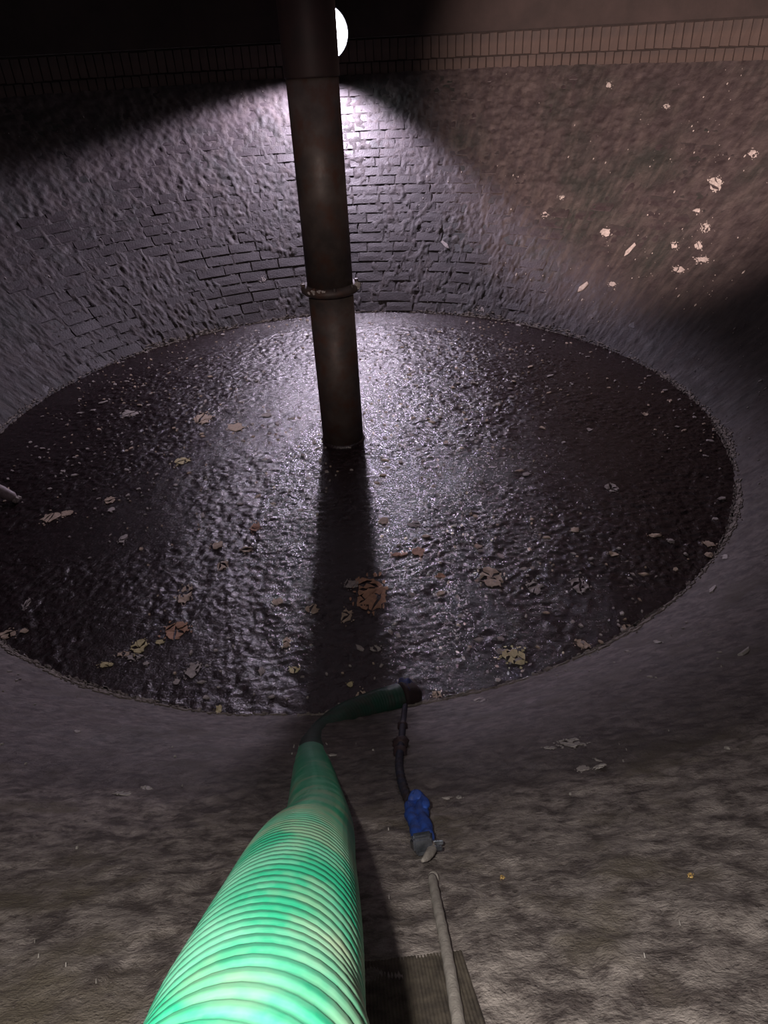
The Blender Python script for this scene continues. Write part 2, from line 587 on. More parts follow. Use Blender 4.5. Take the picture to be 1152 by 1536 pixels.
for rows, zc, ph in ((rowU, (Z2 + Z3) / 2, 0), (rowL, (Z1 + Z2) / 2, .3)):
    st = .0785 / RB
    a = PI / 2 - 1.12 + ph * st
    while a < PI / 2 + 1.12:
        o = bpy.data.objects.new('brick', rng.choice(rows))
        C.objects.link(o)
        o.parent = tr
        ex = Vector((-math.sin(a), math.cos(a), 0)); ez = Vector((-math.cos(a), -math.sin(a), 0)); ey = ez.cross(ex)
        mm = Matrix((ex, ey, ez)).transposed().to_4x4()
        mm.translation = Vector((RB * math.cos(a), RB * math.sin(a), zc + rng.uniform(-.003, .003)))
        o.matrix_local = mm @ Matrix.Rotation(rng.uniform(-.02, .02), 4, 'Z')
        a += st
up = arc_wall('wall_upper', RB + .004, RB + .28, Z3 + .0105, 3.3, M_upper)
tag(up, 'rendered wall rising above the brick rim into the dark', kind='structure')
bm = bmesh.new()
A = []
for k in range(96):
    a = 2 * PI * k / 96
    c, s = math.cos(a), math.sin(a)
    A.append([bm.verts.new((r * c, r * s, z)) for r, z in ((2.6, 3.3), (RB + .28, 3.3), (RB + .28, 3.5), (2.6, 3.5))])
for k in range(96):
    P, Q = A[k], A[(k + 1) % 96]
    for q in range(4): bm.faces.new((P[q], P[(q + 1) % 4], Q[(q + 1) % 4], Q[q]))
tag(obj('ceiling', bm, M_conc), 'concrete roof ring over the tank with a round opening', kind='structure')

# ------------------------------------------------------------------ sludge
def crust(x, y):
    """0 = smooth liquid, 1 = lumpy crust"""
    r = np.hypot(x, y)
    n = fbm(x * 1.6, y * 1.6, 0 * x, 3, 41)
    a = np.arctan2(y, x)
    edge = sstep(2.12, 1.80, r + .5 * (n - .5) * 2 * .5)
    faredge = 1 - (1 - edge) * sstep(-.2, .5, y / R0)
    hole = np.exp(-(((x + 1.15) / .50) ** 2 + ((y + 1.0) / .26) ** 2) ** 2)
    return np.clip(faredge * (1 - .9 * hole) * (.45 + .9 * sstep(.35, .6, n)), .04, 1)
def sludge_h(x, y):
    c = crust(x, y)
    a = fbm(x * 30, y * 38, 0 * x, 3, 51)
    b = vn(x * 70, y * 90, 0 * x, 61)
    d = fbm(x * 5, y * 5, 0 * x, 2, 71)
    return c * (.009 * (a - .5) + .0070 * (b - .5) + .009 * (d - .5)) + .002 * (d - .5)
st = .0085
n = int((R0 + .06) / st)
g = np.arange(-n, n + 1) * st
X, Y = np.meshgrid(g, g, indexing='ij')
Z = sludge_h(X, Y)
idx = np.arange(X.size).reshape(X.shape)
Q = np.stack([idx[:-1, :-1], idx[1:, :-1], idx[1:, 1:], idx[:-1, 1:]], -1).reshape(-1, 4)
cc = np.hypot(X + st / 2, Y + st / 2)[:-1, :-1].ravel() < R0 + .05
Q = Q[cc]
used, inv = np.unique(Q, return_inverse=True)
V = np.stack([X, Y, Z], -1).reshape(-1, 3)[used]
sl = obj('sludge', np_mesh('sludge', V, inv.reshape(-1, 4)), M_sludge, smooth=True)
tag(sl, 'wet black purple sludge with a lumpy crust filling the round tank bottom', 'sludge', kind='stuff')

# ------------------------------------------------------------------ the steel pipe
pb = on_z(515, 657)
px0, py0 = float(pb[0]), float(pb[1])
PR = .121
def z_on_pipe(pxx, pyy):
    d = ray(pxx, pyy)
    t = ((py0 - PR) - CAM[1]) / d[1]
    return float(CAM[2] + d[2] * t)
zf, zj = z_on_pipe(495, 440), z_on_pipe(463, 116)
pipe = empty('steel_pipe', (px0, py0, -.1), 'tall rusty brown steel pipe standing upright in the middle of the black sludge', 'pipe')
def pl(prof, name, mt, smooth=True, seg=64):
    return obj(name, lathe([(r, z + .1) for r, z in prof], seg), mt, pipe, smooth)
pl([(PR - .012, -.1), (PR, -.1), (PR, zf - .03), (PR - .012, zf - .03)], 'lower_pipe', M_pipe)
pl([(PR - .012, zf - .03), (PR + .001, zf - .03), (PR + .001, zj), (PR - .01, zj)], 'middle_pipe', M_pipe)
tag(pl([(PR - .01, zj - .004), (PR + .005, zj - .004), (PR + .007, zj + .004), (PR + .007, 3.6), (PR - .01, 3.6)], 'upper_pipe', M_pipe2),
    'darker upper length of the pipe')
fl = pl([(PR, zf - .030), (PR + .020, zf - .026), (PR + .034, zf - .014), (PR + .036, zf), (PR + .030, zf + .012),
         (PR + .016, zf + .018), (PR, zf + .020)], 'flange', M_pipe)
bm = bmesh.new()                                   # bolts and grease on the flange
for k in range(8):
    a = 2 * PI * k / 8 + .2
    q = lathe([(0.0001, .012), (.009, .012), (.010, 0), (.010, -.02), (.0001, -.02)], 6,
              ((PR + .022) * math.cos(a), (PR + .022) * math.sin(a), zf + .1 + .016))
    obj('bolt', q, M_pipe, fl)
bm.free()
for a, sz, n_ in [(-2.35, .013, 5), (-2.15, .016, 5), (-1.95, .012, 4), (-1.75, .011, 3), (-.25, .022, 5), (-.15, .018, 4), (2.9, .02, 4), (3.05, .016, 3)]:
    bm = bmesh.new()
    for q in range(n_):
        aa = a + rng.uniform(-.045, .045)
        s_ = sz * rng.uniform(.5, 1)
        bmesh.ops.create_icosphere(bm, subdivisions=1, radius=s_, matrix=Matrix.Translation(
            ((PR + .028) * math.cos(aa), (PR + .028) * math.sin(aa), zf + .1 + .008 + rng.uniform(-.008, .012))) @ Matrix.Diagonal((1, 1, .6, 1)))
    for v in bm.verts: v.co += Vector((rng.uniform(-1, 1), rng.uniform(-1, 1), rng.uniform(-1, 1))) * .003
    tag(obj('grease_lump', bm, M_flake_g, fl), 'pale grease stuck on the flange')
pl([(PR, -.03), (PR + .012, -.012), (PR + .010, .004), (PR, .010)], 'sludge_collar', M_sludge)

# ------------------------------------------------------------------ round work lamp on the far rim
lp = at(485, 50, 7.9)
lamp = empty('round_work_lamp', tuple(lp), 'bright round white lamp on the far brick rim half hidden behind the pipe', 'lamp')
aim = Vector((-.17, -.46, -.87))
face = (Vector(CAM) - Vector(lp)); face.z = -1.2
lamp.rotation_euler = face.to_track_quat('Z', 'Y').to_euler()
LR = .222
obj('lens', lathe([(.0001, .012), (LR * .5, .011), (LR * .85, .006), (LR, 0), (LR, -.01)], 64), M_lens, lamp, True)
obj('housing', lathe([(LR + .001, -.012), (LR + .012, -.004), (LR + .014, -.03), (LR * .8, -.07), (LR * .4, -.09), (.0001, -.09)], 64), M_housing, lamp, True)
bm = bmesh.new()
box_bm(bm, (0, 0, -.105), .05, .14, .05)
obj('bracket', bm, M_housing, lamp)
lf = Vector(lp) + face.normalized() * .10 + Vector((0, -.10, .12))
light('work_lamp_light', 'SPOT', tuple(lf), 350.0, (.91, .78, 1.0), target=tuple(lf + aim), spot_size=math.radians(109),
      spot_blend=.25, shadow_soft_size=.12)

# ------------------------------------------------------------------ hose
def hose_from(px, py, wpx, D=.104):
    return at(px, py, D * F / wpx / math.sqrt(1 + ((px - 576) ** 2 + (py - 768) ** 2) / F ** 2) * (1 + ((px - 576) ** 2 + (py - 768) ** 2) / F ** 2))
HP = [(607, 1043), (570, 1052), (530, 1070), (492, 1094)]
pts = []
z_h = .045
pts.append(on_z(600, 1046, .035))
pts.append(on_z(560, 1058, .05))
pts.append(on_z(515, 1078, .085))
pts.append(at(480, 1108, 2.42))
for px, py, wpx in ((467, 1135, 56), (472, 1180, 74), (476, 1240, 108)):
    pts.append(hose_from(px, py, wpx))
for px, py, wpx in ((452, 1300, 168), (427, 1400, 240), (391, 1536, 325)):
    pts.append(hose_from(px, py, wpx))
a_, b_ = pts[-2], pts[-1]
d_ = (b_ - a_) / np.linalg.norm(b_ - a_)
pts.append(b_ + d_ * .12)
pts.append(pts[-1] + np.array([-.05, -.16, .14]))
pts.append(pts[-1] + np.array([-.03, -.30, .05]))
path = catmull(pts, 24)
HR, PITCHH = .050, .0125
hose = empty('green_suction_hose', tuple(pts[5]), 'thick green ribbed suction hose running down the slope into the sludge', 'hose')
P, S = resample(path, PITCHH / 9)
def hr(i, an):
    ph = (S[i] / PITCHH * 2 * PI + an)
    return HR + .0014 * np.clip(np.sin(ph) + .35, -1, .55) * min(1, .25 + max(0, P[i][2] - .25) * 1.5)
split = int(np.argmin(np.abs(S - S[-1] * .0) )) 
dist = np.linalg.norm(P - CAM, axis=1)
k1 = int(np.where(P[:, 2] > .40)[0][0])
o = obj('hose_tube', sweep(P[k1:] - np.array(hose.location), lambda i, an: hr(i + k1, an), 44), M_hose, hose, True)
o = obj('dirty_hose_end', sweep(P[:k1 + 1] - np.array(hose.location), lambda i, an: hr(i, an), 32), M_hosed, hose, True)
tag(o, 'dirty dark end of the hose lying in the sludge')

# dark strainer wrapped in blue cloth at the end of the hose
e = P[0]
st_ = empty('hose_strainer', (e[0], e[1], 0), 'dark muddy strainer with blue cloth at the end of the green hose', 'strainer')
Ps = np.array([e + (P[0] - P[12]) / np.linalg.norm(P[0] - P[12]) * t for t in np.linspace(.0, .085, 10)]) - np.array([e[0], e[1], 0])
Ps[:, 2] = np.linspace(e[2], .012, 10)
obj('strainer_body', sweep(Ps, [.050, .054, .050, .052, .046, .048, .042, .036, .026, .01], 20), mat('muddy_brown_steel', (.022, .013, .013), .75, col2=(.035, .018, .018), scale=30, bump=.002, bscale=90), st_, True)
bm = bmesh.new()
bmesh.ops.create_icosphere(bm, subdivisions=4, radius=1)
q = on_z(607, 1040, .03) - np.array([e[0], e[1], 0])
for v in bm.verts:
    c = v.co.copy()
    k = 1 + .35 * (float(vn(c.x * 2.5, c.y * 2.5, c.z * 2.5, 5)) - .5) + .12 * math.sin(c.x * 9 + c.z * 6)
    v.co = Vector((c.x * .038 * k, c.y * .05 * k, c.z * .045 * k)) + Vector(q)
tag(obj('cloth', bm, mat('muddy_blue_cloth', (.02, .045, .15), .7, .3, col2=(.03, .025, .04), scale=40, bump=.001, bscale=200), st_, True), 'blue cloth tied round the strainer')

# ------------------------------------------------------------------ rope, blue strap, beige rope
def lift(px, py, h):
    p = on_slope(px, py)
    th = math.atan2(p[1], p[0]); s = (math.hypot(p[0], p[1]) - R0) / NZ
    return slope_pt(th, s, max(float(coat_h(np.array(th), np.array(s))), 0) + h)
def rope(name, pxs, rad, mt, parent, h=None, step=.006, twist=.12, seg=10):
    pp = []
    for x, y in pxs:
        p = on_slope(x, y)
        q = math.atan2(p[1], p[0]); s = (math.hypot(p[0], p[1]) - R0) / NZ
        hh = float(np.mean([coat_h(np.array(q + a), np.array(s + b)) for a in (-.02, 0, .02) for b in (-.08, -.04, 0, .04, .08)]))
        pp.append(slope_pt(q, s, max(hh, 0) + (h or rad)))
    P, S = resample(catmull(pp, 12), step)
    def f(i, an):
        r = rad if np.isscalar(rad) else rad
        return r * (1 + twist * np.cos(2 * an - S[i] * 2 * PI / .03))
    return obj(name, sweep(P - np.array(parent.location), f, seg), mt, parent, True), P
t = empty('dirty_blue_rope', tuple(lift(603, 1130, 0)), 'thin dirty dark blue rope with knots running up from the sludge', 'rope')
_, RP = rope('rope_line', [(611, 1056), (608, 1075), (605, 1100), (603, 1130), (600, 1158), (604, 1185), (613, 1210), (618, 1222)], .0085, M_cord, t, step=.004)
for px, py, k in ((605, 1098, 1), (603, 1128, 1.3), (602, 1140, 1.1)):
    bm = bmesh.new()
    bmesh.ops.create_icosphere(bm, subdivisions=3, radius=.0155 * k)
    for v in bm.verts:
        v.co *= 1 + .4 * (float(vn(v.co.x * 160, v.co.y * 160, v.co.z * 160, 8)) - .5)
    kn = obj('knot', bm, mat('muddy_knot', (.055, .03, .03), .6, col2=(.03, .02, .025), scale=60), t, True)
    kn.location = Vector(lift(px, py, .010)) - t.location

t = empty('blue_ratchet_strap', tuple(lift(632, 1250, 0)), 'bright blue folded strap with a dark steel buckle lying on the slope', 'strap')
def ribbon(name, pxs, rad, flat, mt, h):
    pp = [lift(x, y, h) for x, y in pxs]
    P, S = resample(catmull(pp, 12), .004)
    def f(i, an):
        k = 1 + .03 * math.sin(S[i] * 700) + .30 * (float(vn(S[i] * 60, 3, 1, int(rad * 9999))) - .5)
        e = min(1, .35 + min(i, len(P) - 1 - i) / 5)
        return rad * k * e * (1 + .09 * np.cos(3 * an + S[i] * 90))
    return obj(name, sweep(P - np.array(t.location), f, 14), mt, t, True)
ribbon('strap_fold', [(620, 1218), (618, 1235), (625, 1255), (629, 1275), (631, 1290)], .0105, 1, M_blue, .010)
ribbon('strap_fold', [(627, 1212), (633, 1228), (636, 1245), (641, 1265), (645, 1285)], .0105, 1, M_blue, .012)
ribbon('strap_fold', [(623, 1222), (627, 1216), (635, 1222), (641, 1232), (640, 1240)], .008, 1, M_blue, .020)
ribbon('strap_knot', [(618, 1226), (626, 1222), (634, 1226)], .012, 1, M_blue, .022)
ribbon('strap_tail', [(628, 1214), (626, 1206), (628, 1202)], .006, 1, M_blue, .010)
def plate(name, px, py, sx, sy, sz, rot, h, mt, bev=.15):
    p = lift(px, py, h)
    th = math.atan2(p[1], p[0])
    bm = bmesh.new()
    box_bm(bm, (0, 0, 0), sx, sy, sz)
    bmesh.ops.bevel(bm, geom=bm.edges[:], offset=sz * bev, segments=2, affect='EDGES')
    o = obj(name, bm, mt, t)
    ex = Vector((-math.sin(th), math.cos(th), 0)); ez = Vector((math.cos(th) * NR, math.sin(th) * NR, NZ)); ey = ez.cross(ex)
    m = Matrix((ex, ey, ez)).transposed().to_4x4()
    m.translation = Vector(p) - t.location
    o.matrix_local = m @ Matrix.Rotation(rot, 4, 'Z')
    return o
bk = plate('buckle', 635, 1294, .024, .040, .014, .15, .012, M_buckle)
plate('buckle_bar', 636, 1287, .030, .006, .020, .15, .016, M_buckle)
plate('buckle_bar', 638, 1303, .026, .006, .018, .15, .016, M_buckle)
plate('hook', 655, 1291, .024, .004, .006, -.2, .012, M_buckle)
plate('hook', 657, 1299, .018, .005, .006, -.5, .012, M_buckle)
ribbon('pale_webbing', [(651, 1287), (650, 1302), (643, 1314), (636, 1320)], .0062, 1, M_rod, .010)

t2 = empty('beige_rope', tuple(lift(665, 1400, 0)), 'straight grey beige rope lying on the slope right of the hose', 'rope')
rope('rope_line', [(651, 1341), (657, 1375), (664, 1410), (672, 1450), (679, 1490), (687, 1540), (700, 1620), (715, 1700)], .0056, M_rod, t2, step=.004, twist=.04, seg=14)
bm = bmesh.new()
bmesh.ops.create_icosphere(bm, subdivisions=3, radius=1)
for v in bm.verts: v.co = Vector((v.co.x * .007, v.co.y * .010, v.co.z * .005)) * (1 + .2 * (float(vn(v.co.x * 3, v.co.y * 3, v.co.z * 3, 1)) - .5))
o = obj('rope_end', bm, M_rod, t2, True); o.location = Vector(lift(652, 1336, .002)) - t2.location

# ------------------------------------------------------------------ pale pipe end at the left edge
p1, p2 = on_z(24, 748, .02), on_z(-30, 722, .12)
t3 = empty('pale_pipe_end', tuple(p1), 'pale pipe end poking into the sludge at the left edge', 'pipe')
Pp, _ = resample(np.array([p1, p2, p2 + (p2 - p1) * 1.2]), .02)
rad_ = [.026 + .006 * min(1, k / 4) for k in range(len(Pp))]
rad_[0] = .012
obj('tube', sweep(Pp - np.array(p1), rad_, 20), M_pale, t3, True)
bm = bmesh.new()
for k in range(9):
    bmesh.ops.create_icosphere(bm, subdivisions=1, radius=rng.uniform(.008, .016), matrix=Matrix.Translation((rng.uniform(-.03, .03), rng.uniform(-.03, .03), rng.uniform(-.01, .01))))
for v in bm.verts: v.co += Vector((rng.uniform(-1, 1), rng.uniform(-1, 1), 0)) * .004
obj('scum_tip', bm, M_flake_g, t3)

# ------------------------------------------------------------------ floating scum flakes
def shard(bm, cx, cy, rx, ry, z, th, zf, r):
    n = r.randint(6, 9)
    ph = r.random() * 6
    out = []
    for k in range(n):
        a = 2 * PI * k / n + ph + r.uniform(-.25, .25)
        q = r.uniform(.62, 1.12)
        out.append((cx + rx * q * math.cos(a), cy + ry * q * math.sin(a)))
    lo = [bm.verts.new(zf(x, y, z - th)) for x, y in out]
    hi = [bm.verts.new(zf(cx + (x - cx) * .92, cy + (y - cy) * .92, z + r.uniform(0, th * .4))) for x, y in out]
    c = bm.verts.new(zf(cx, cy, z + th * r.uniform(.1, .8)))
    for k in range(n):
        bm.faces.new((lo[k], lo[(k + 1) % n], hi[(k + 1) % n], hi[k]))
        bm.faces.new((hi[k], hi[(k + 1) % n], c))
    bm.faces.new(lo[::-1])

def split_poly(poly, p, n):
    A, B = [], []
    for i in range(len(poly)):
        a, b = np.array(poly[i]), np.array(poly[(i + 1) % len(poly)])
        da, db = (a - p) @ n, (b - p) @ n
        (A if da >= 0 else B).append(tuple(a))
        if da * db < 0:
            q = tuple(a + (b - a) * da / (da - db))
            A.append(q); B.append(q)
    return A, B

def area(P):
    return abs(sum(P[i][0] * P[(i + 1) % len(P)][1] - P[(i + 1) % len(P)][0] * P[i][1] for i in range(len(P)))) / 2

def cluster(bm, W, Hh, n, th, zf, r, size=1.0, rag=.36):
    """a patch of scum cracked into n angular pieces, with fine crumbs round it"""
    m_ = r.randint(8, 12)
    ph = r.random() * 6
    out = []
    for k in range(m_):
        a = 2 * PI * k / m_ + r.uniform(-.2, .2)
        q = r.uniform(.72, 1.15)
        out.append((q * math.cos(a + 0), q * math.sin(a)))
    pieces = [out]
    while len(pieces) < n:
        pieces.sort(key=area)
        P_ = pieces.pop()
        c = np.mean(P_, axis=0) + np.array([r.uniform(-.15, .15), r.uniform(-.15, .15)])
        a = r.random() * PI
        A, B = split_poly(P_, c, np.array([math.cos(a), math.sin(a)]))
        if len(A) < 3 or len(B) < 3: pieces.append(P_); continue
        pieces += [A, B]
    for P_ in pieces:
        c = np.mean(P_, axis=0)
        dx, dy = c * (.10 if n > 1 else 0) + np.array([r.uniform(-.05, .05), r.uniform(-.05, .05)]) * (n > 1)
        z = r.uniform(-.0006, .0012)
        pts = []
        for i in range(len(P_)):                       # ragged edges
            a, b = np.array(P_[i]), np.array(P_[(i + 1) % len(P_)])
            pts.append(a)
            e = b - a
            if np.linalg.norm(e) > .35:
                pts.append(a + e * r.uniform(.35, .65) + np.array([e[1], -e[0]]) * r.uniform(-rag, rag * .7))
        pts = [((c + (p - c) * .955) + (dx, dy)) * (W / 2, Hh / 2) * size * .85 for p in pts]
        cc = (c + (dx, dy)) * (W / 2, Hh / 2) * size * .85
        lo = [bm.verts.new(zf(x, y, z - th)) for x, y in pts]
        hi = [bm.verts.new(zf(cc[0] + (x - cc[0]) * .94, cc[1] + (y - cc[1]) * .94, z + r.uniform(0, th * .5))) for x, y in pts]
        cv = bm.verts.new(zf(cc[0], cc[1], z + th * .4))
        k_ = len(pts)
        for k in range(k_):
            bm.faces.new((lo[k], lo[(k + 1) % k_], hi[(k + 1) % k_], hi[k]))
            bm.faces.new((hi[k], hi[(k + 1) % k_], cv))
        bm.faces.new(lo[::-1])
    for q in range(n * 3):
        a = r.random() * 2 * PI; d = r.uniform(.9, 1.35)
        shard(bm, d * W / 2 * math.cos(a), d * Hh / 2 * math.sin(a), W * .05 * r.uniform(.5, 1.4), Hh * .05 * r.uniform(.6, 1.6), 0, th * .6, zf, r)

FM = {'t': M_flake, 'o': M_flake_o, 'y': M_flake_y, 'g': M_flake_g}
FL = [  # px, py, w, h, colour, shards, label
 (303, 628, 32, 14, 't', 4, 'tan scum flake left of the pipe, the upper one of a close pair'),
 (353, 641, 30, 14, 't', 2, 'smooth oval tan scum flake left of the pipe, right one of a close pair'),
 (195, 620, 30, 10, 'g', 4, 'grey scum streak near the far left shore of the sludge'),
 (400, 623, 18, 7, 'g', 1, 'small grey scum flake just left of the bright glare behind the pipe foot'),
 (272, 693, 28, 10, 'y', 4, 'flat yellowish scum flake below the close pair left of the pipe'),
 (76, 777, 30, 16, 't', 3, 'tan scum lump near the pale pipe end at the left edge'),
 (100, 771, 24, 8, 't', 2, 'narrow tan scum sliver just right of the lump by the left edge'),
 (163, 752, 18, 10, 't', 2, 'curled tan scum flake between the left edge and the crusty middle'),
 (168, 765, 14, 7, 'g', 1, 'small bright grey scum chip under the curled tan flake'),
 (184, 809, 14, 12, 'g', 3, 'pale grey scum clump above the smooth black pool at the left'),
 (327, 819, 19, 12, 't', 2, 'tan scum flake halfway between the black pool and the pipe shadow, upper left of three'),
 (370, 825, 18, 10, 't', 2, 'tan scum flake nearest the pipe shadow in a loose group of three'),
 (334, 848, 18, 14, 't', 3, 'broken tan scum flake lowest in a loose group of three'),
 (382, 792, 16, 16, 'o', 3, 'orange tan scum flake close to the left side of the pipe shadow'),
 (277, 893, 22, 26, 't', 5, 'crumbled tan scum patch at the lower right of the smooth black pool'),
 (416, 903, 17, 12, 't', 1, 'single pale tan scum flake beside the left edge of the pipe shadow'),
 (263, 947, 38, 24, 'o', 6, 'large orange tan cracked scum patch toward the near left shore'),
 (240, 964, 16, 7, 'y', 1, 'small yellow scum chip touching the large patch near the left shore'),
 (209, 971, 24, 20, 'y', 4, 'branching yellow scum patch near the left shore'),
 (186, 982, 22, 8, 't', 2, 'flat tan scum strip left of the branching yellow patch'),
 (203, 986, 28, 10, 'g', 3, 'greyish scum patch right under the branching yellow patch'),
 (158, 998, 22, 8, 'y', 3, 'pair of small pale yellow scum bits nearest the left near shore'),
 (290, 1006, 24, 22, 'g', 4, 'frayed grey scum patch near the near shore left of the hose'),
 (265, 1023, 13, 10, 'g', 1, 'round grey scum flake near the near shore left of the frayed patch'),
 (220, 996, 11, 7, 'g', 1, 'small round grey scum flake between the yellow patch and the shore'),
 (393, 1008, 10, 14, 'g', 1, 'upright oval grey scum flake left of the pipe shadow near the shore'),
 (328, 1068, 11, 20, 'y', 1, 'long yellow scum flake touching the near shore'),
 (468, 914, 20, 14, 't', 2, 'dull brown scum flake on the left side of the pipe shadow'),
 (554, 888, 44, 50, 'o', 12, 'largest orange brown cracked scum patch at the right edge of the pipe shadow'),
 (527, 878, 24, 14, 'g', 4, 'grey crumbs of scum inside the pipe shadow beside the orange patch'),
 (520, 925, 18, 22, 't', 3, 'angular pale scum patch inside the pipe shadow below the orange patch'),
 (441, 1005, 18, 11, 'y', 2, 'small yellow scum flake near the hose on the left of the pipe shadow'),
 (525, 1027, 12, 10, 'y', 1, 'pale chip of scum floating just above the hose'),
 (540, 1043, 16, 18, 't', 2, 'pale rounded scum flake touching the upper side of the hose'),
 (556, 1042, 16, 8, 'o', 1, 'brownish scum flake touching the hose right of a pale rounded one'),
 (430, 966, 14, 18, 't', 3, 'small broken scum flake left of the lower pipe shadow'),
 (565, 974, 18, 10, 'g', 2, 'small grey scum pair right of the lower pipe shadow'),
 (628, 830, 22, 20, 'o', 1, 'orange tan triangular scum flake right of the pipe shadow'),
 (600, 832, 26, 8, 'o', 2, 'faint orange brown scum streak left of the triangular flake'),
 (622, 787, 26, 10, 'g', 3, 'grey brown scum smear above the triangular flake'),
 (575, 782, 16, 10, 't', 2, 'tan scum flake at the right edge of the glare below the pipe foot'),
 (736, 866, 36, 28, 't', 5, 'large striped tan scum patch in the right middle of the sludge'),
 (800, 880, 24, 20, 'g', 5, 'crumbled grey scum patch right of the large striped one'),
 (868, 878, 26, 22, 'g', 5, 'ragged pale scum patch farthest right of three in a row'),
 (862, 797, 17, 9, 't', 1, 'smooth bright scum flake above the ragged patch at the right'),
 (920, 832, 17, 8, 't', 1, 'smooth oval scum flake right of and below a bright one at the right'),
 (983, 804, 24, 7, 't', 2, 'long tapering pale scum flake toward the right shore'),
 (1006, 812, 14, 7, 'g', 2, 'small grey scum bit just right of the long tapering flake'),
 (1064, 816, 20, 10, 't', 2, 'oval tan scum flake close to the right shore, upper of two'),
 (1064, 832, 15, 9, 't', 1, 'triangular tan scum flake close to the right shore, lower of two'),
 (1028, 831, 8, 6, 'g', 1, 'tiny grey scum chip left of the triangular flake by the right shore'),
 (918, 733, 18, 12, 'g', 4, 'sparkling pale scum clump in the dark right part of the sludge'),
 (885, 645, 10, 5, 'g', 1, 'small pale scum chip in the dark upper right of the sludge'),
 (968, 621, 10, 6, 't', 1, 'small tan scum chip near the far right shore'),
 (717, 820, 14, 8, 't', 1, 'small tan scum flake above the large striped patch'),
 (660, 890, 14, 7, 't', 1, 'small oval scum flake right of the largest orange patch'),
 (618, 892, 11, 7, 'g', 1, 'small grey white scum flake just right of the largest orange patch'),
 (661, 864, 16, 7, 'o', 1, 'thin orange scum flake between the orange and the striped patches'),
 (771, 985, 42, 26, 'y', 6, 'large bright yellow branching scum patch near the right near shore'),
 (752, 977, 18, 8, 'g', 2, 'pale grey scum strip touching the left of the bright yellow patch'),
 (873, 967, 22, 14, 't', 3, 'dull tan scum patch by the near right shore'),
 (942, 942, 20, 9, 't', 2, 'tan scum flake lying against the near right shore'),
 (655, 1042, 16, 12, 't', 3, 'pale scum lump against the shore right of the hose end'),
 (790, 712, 14, 6, 'g', 1, 'faint scum flake in the crust far right of the pipe foot'),
 (14, 952, 26, 12, 't', 4, 'tan scum patch at the left edge of the picture by the near shore'),
 (36, 947, 14, 7, 't', 1, 'tan scum flake just right of the patch at the left edge'),
 (40, 907, 10, 16, 'g', 3, 'grey scum scrap on the black pool near the left edge'),
]
for i, (px, py, wd, hg, c, n_, lab) in enumerate(FL):
    p = on_z(px, py, .0)
    dv = p - CAM
    tt_ = np.linalg.norm(dv)
    dep = -dv[2] / tt_
    W = wd * (dv @ _f) / F
    Hh = hg * (dv @ _f) / F / dep
    r = random.Random(1000 + i)
    bm = bmesh.new()
    def zfn(x, y, z, p=p):
        return (x, y, z + float(sludge_h(np.array(p[0] + x), np.array(p[1] + y))))
    cluster(bm, W, Hh, n_, .0018, zfn, r, 1.15)
    o = obj('scum_flake', bm, FM[c])
    o.location = (p[0], p[1], .0040)
    tag(o, lab, 'scum flake', 'scum flakes floating on the sludge')

# small crumbs scattered over the sludge
def crumbs_bm(N, fn, seed, mt):
    r = random.Random(seed)
    V_, F_ = [], []
    k = 0
    while k < N:
        res = fn(r)
        if res is None: continue
        k += 1
        (p, ex, ey, ez, sx, sy, th) = res
        n = r.randint(4, 6)
        ph = r.random() * 6
        base = len(V_)
        for lvl in (0, 1):
            for q in range(n):
                a = 2 * PI * q / n + ph
                rr_ = (.7 + .5 * ((q * 7919 + k * 31) % 10) / 10) * (1 - .25 * lvl)
                V_.append(tuple(p + ex * (math.cos(a) * sx * rr_) + ey * (math.sin(a) * sy * rr_) + ez * (th * (lvl * 2 - 1))))
        for q in range(n):
            F_.append((base + q, base + (q + 1) % n, base + n + (q + 1) % n, base + n + q))
        F_.append(tuple(base + n + q for q in range(n)))
    me = bpy.data.meshes.new('crumbs')
    me.from_pydata(V_, [], F_)
    me.materials.append(mt)
    return me
EX, EY, EZ = np.array([1., 0, 0]), np.array([0, 1., 0]), np.array([0, 0, 1.])
def on_sludge(r):
    a = r.random() * 2 * PI; q = math.sqrt(r.random()) * (R0 - .03)
    x, y = q * math.cos(a), q * math.sin(a)
    dens = float(fbm(np.array(x * 1.3), np.array(y * 1.3), np.array(3.), 2, 91))
    if r.random() > max(0, (dens - .35) * 3): return None
    s = .005 * (1 + 2.2 * r.random() ** 4)
    b = r.random() * PI
    ex = np.array([math.cos(b), math.sin(b), 0]); ey = np.array([-math.sin(b), math.cos(b), 0])
    return (np.array([x, y, float(sludge_h(np.array(x), np.array(y))) + .003]), ex, ey, EZ, s * r.uniform(1, 2.2), s, .0025)
tag(obj('scum_crumbs', crumbs_bm(900, on_sludge, 5, M_flake_g)), 'fine grey scum crumbs scattered all over the black sludge', 'scum', kind='stuff')
tag(obj('scum_crumbs', crumbs_bm(420, on_sludge, 6, M_flake)), 'fine tan scum crumbs scattered all over the black sludge', 'scum', kind='stuff')

M_res = mat('dull_residue', (.34, .30, .26), .8, .25, col2=(.16, .14, .12), scale=30)
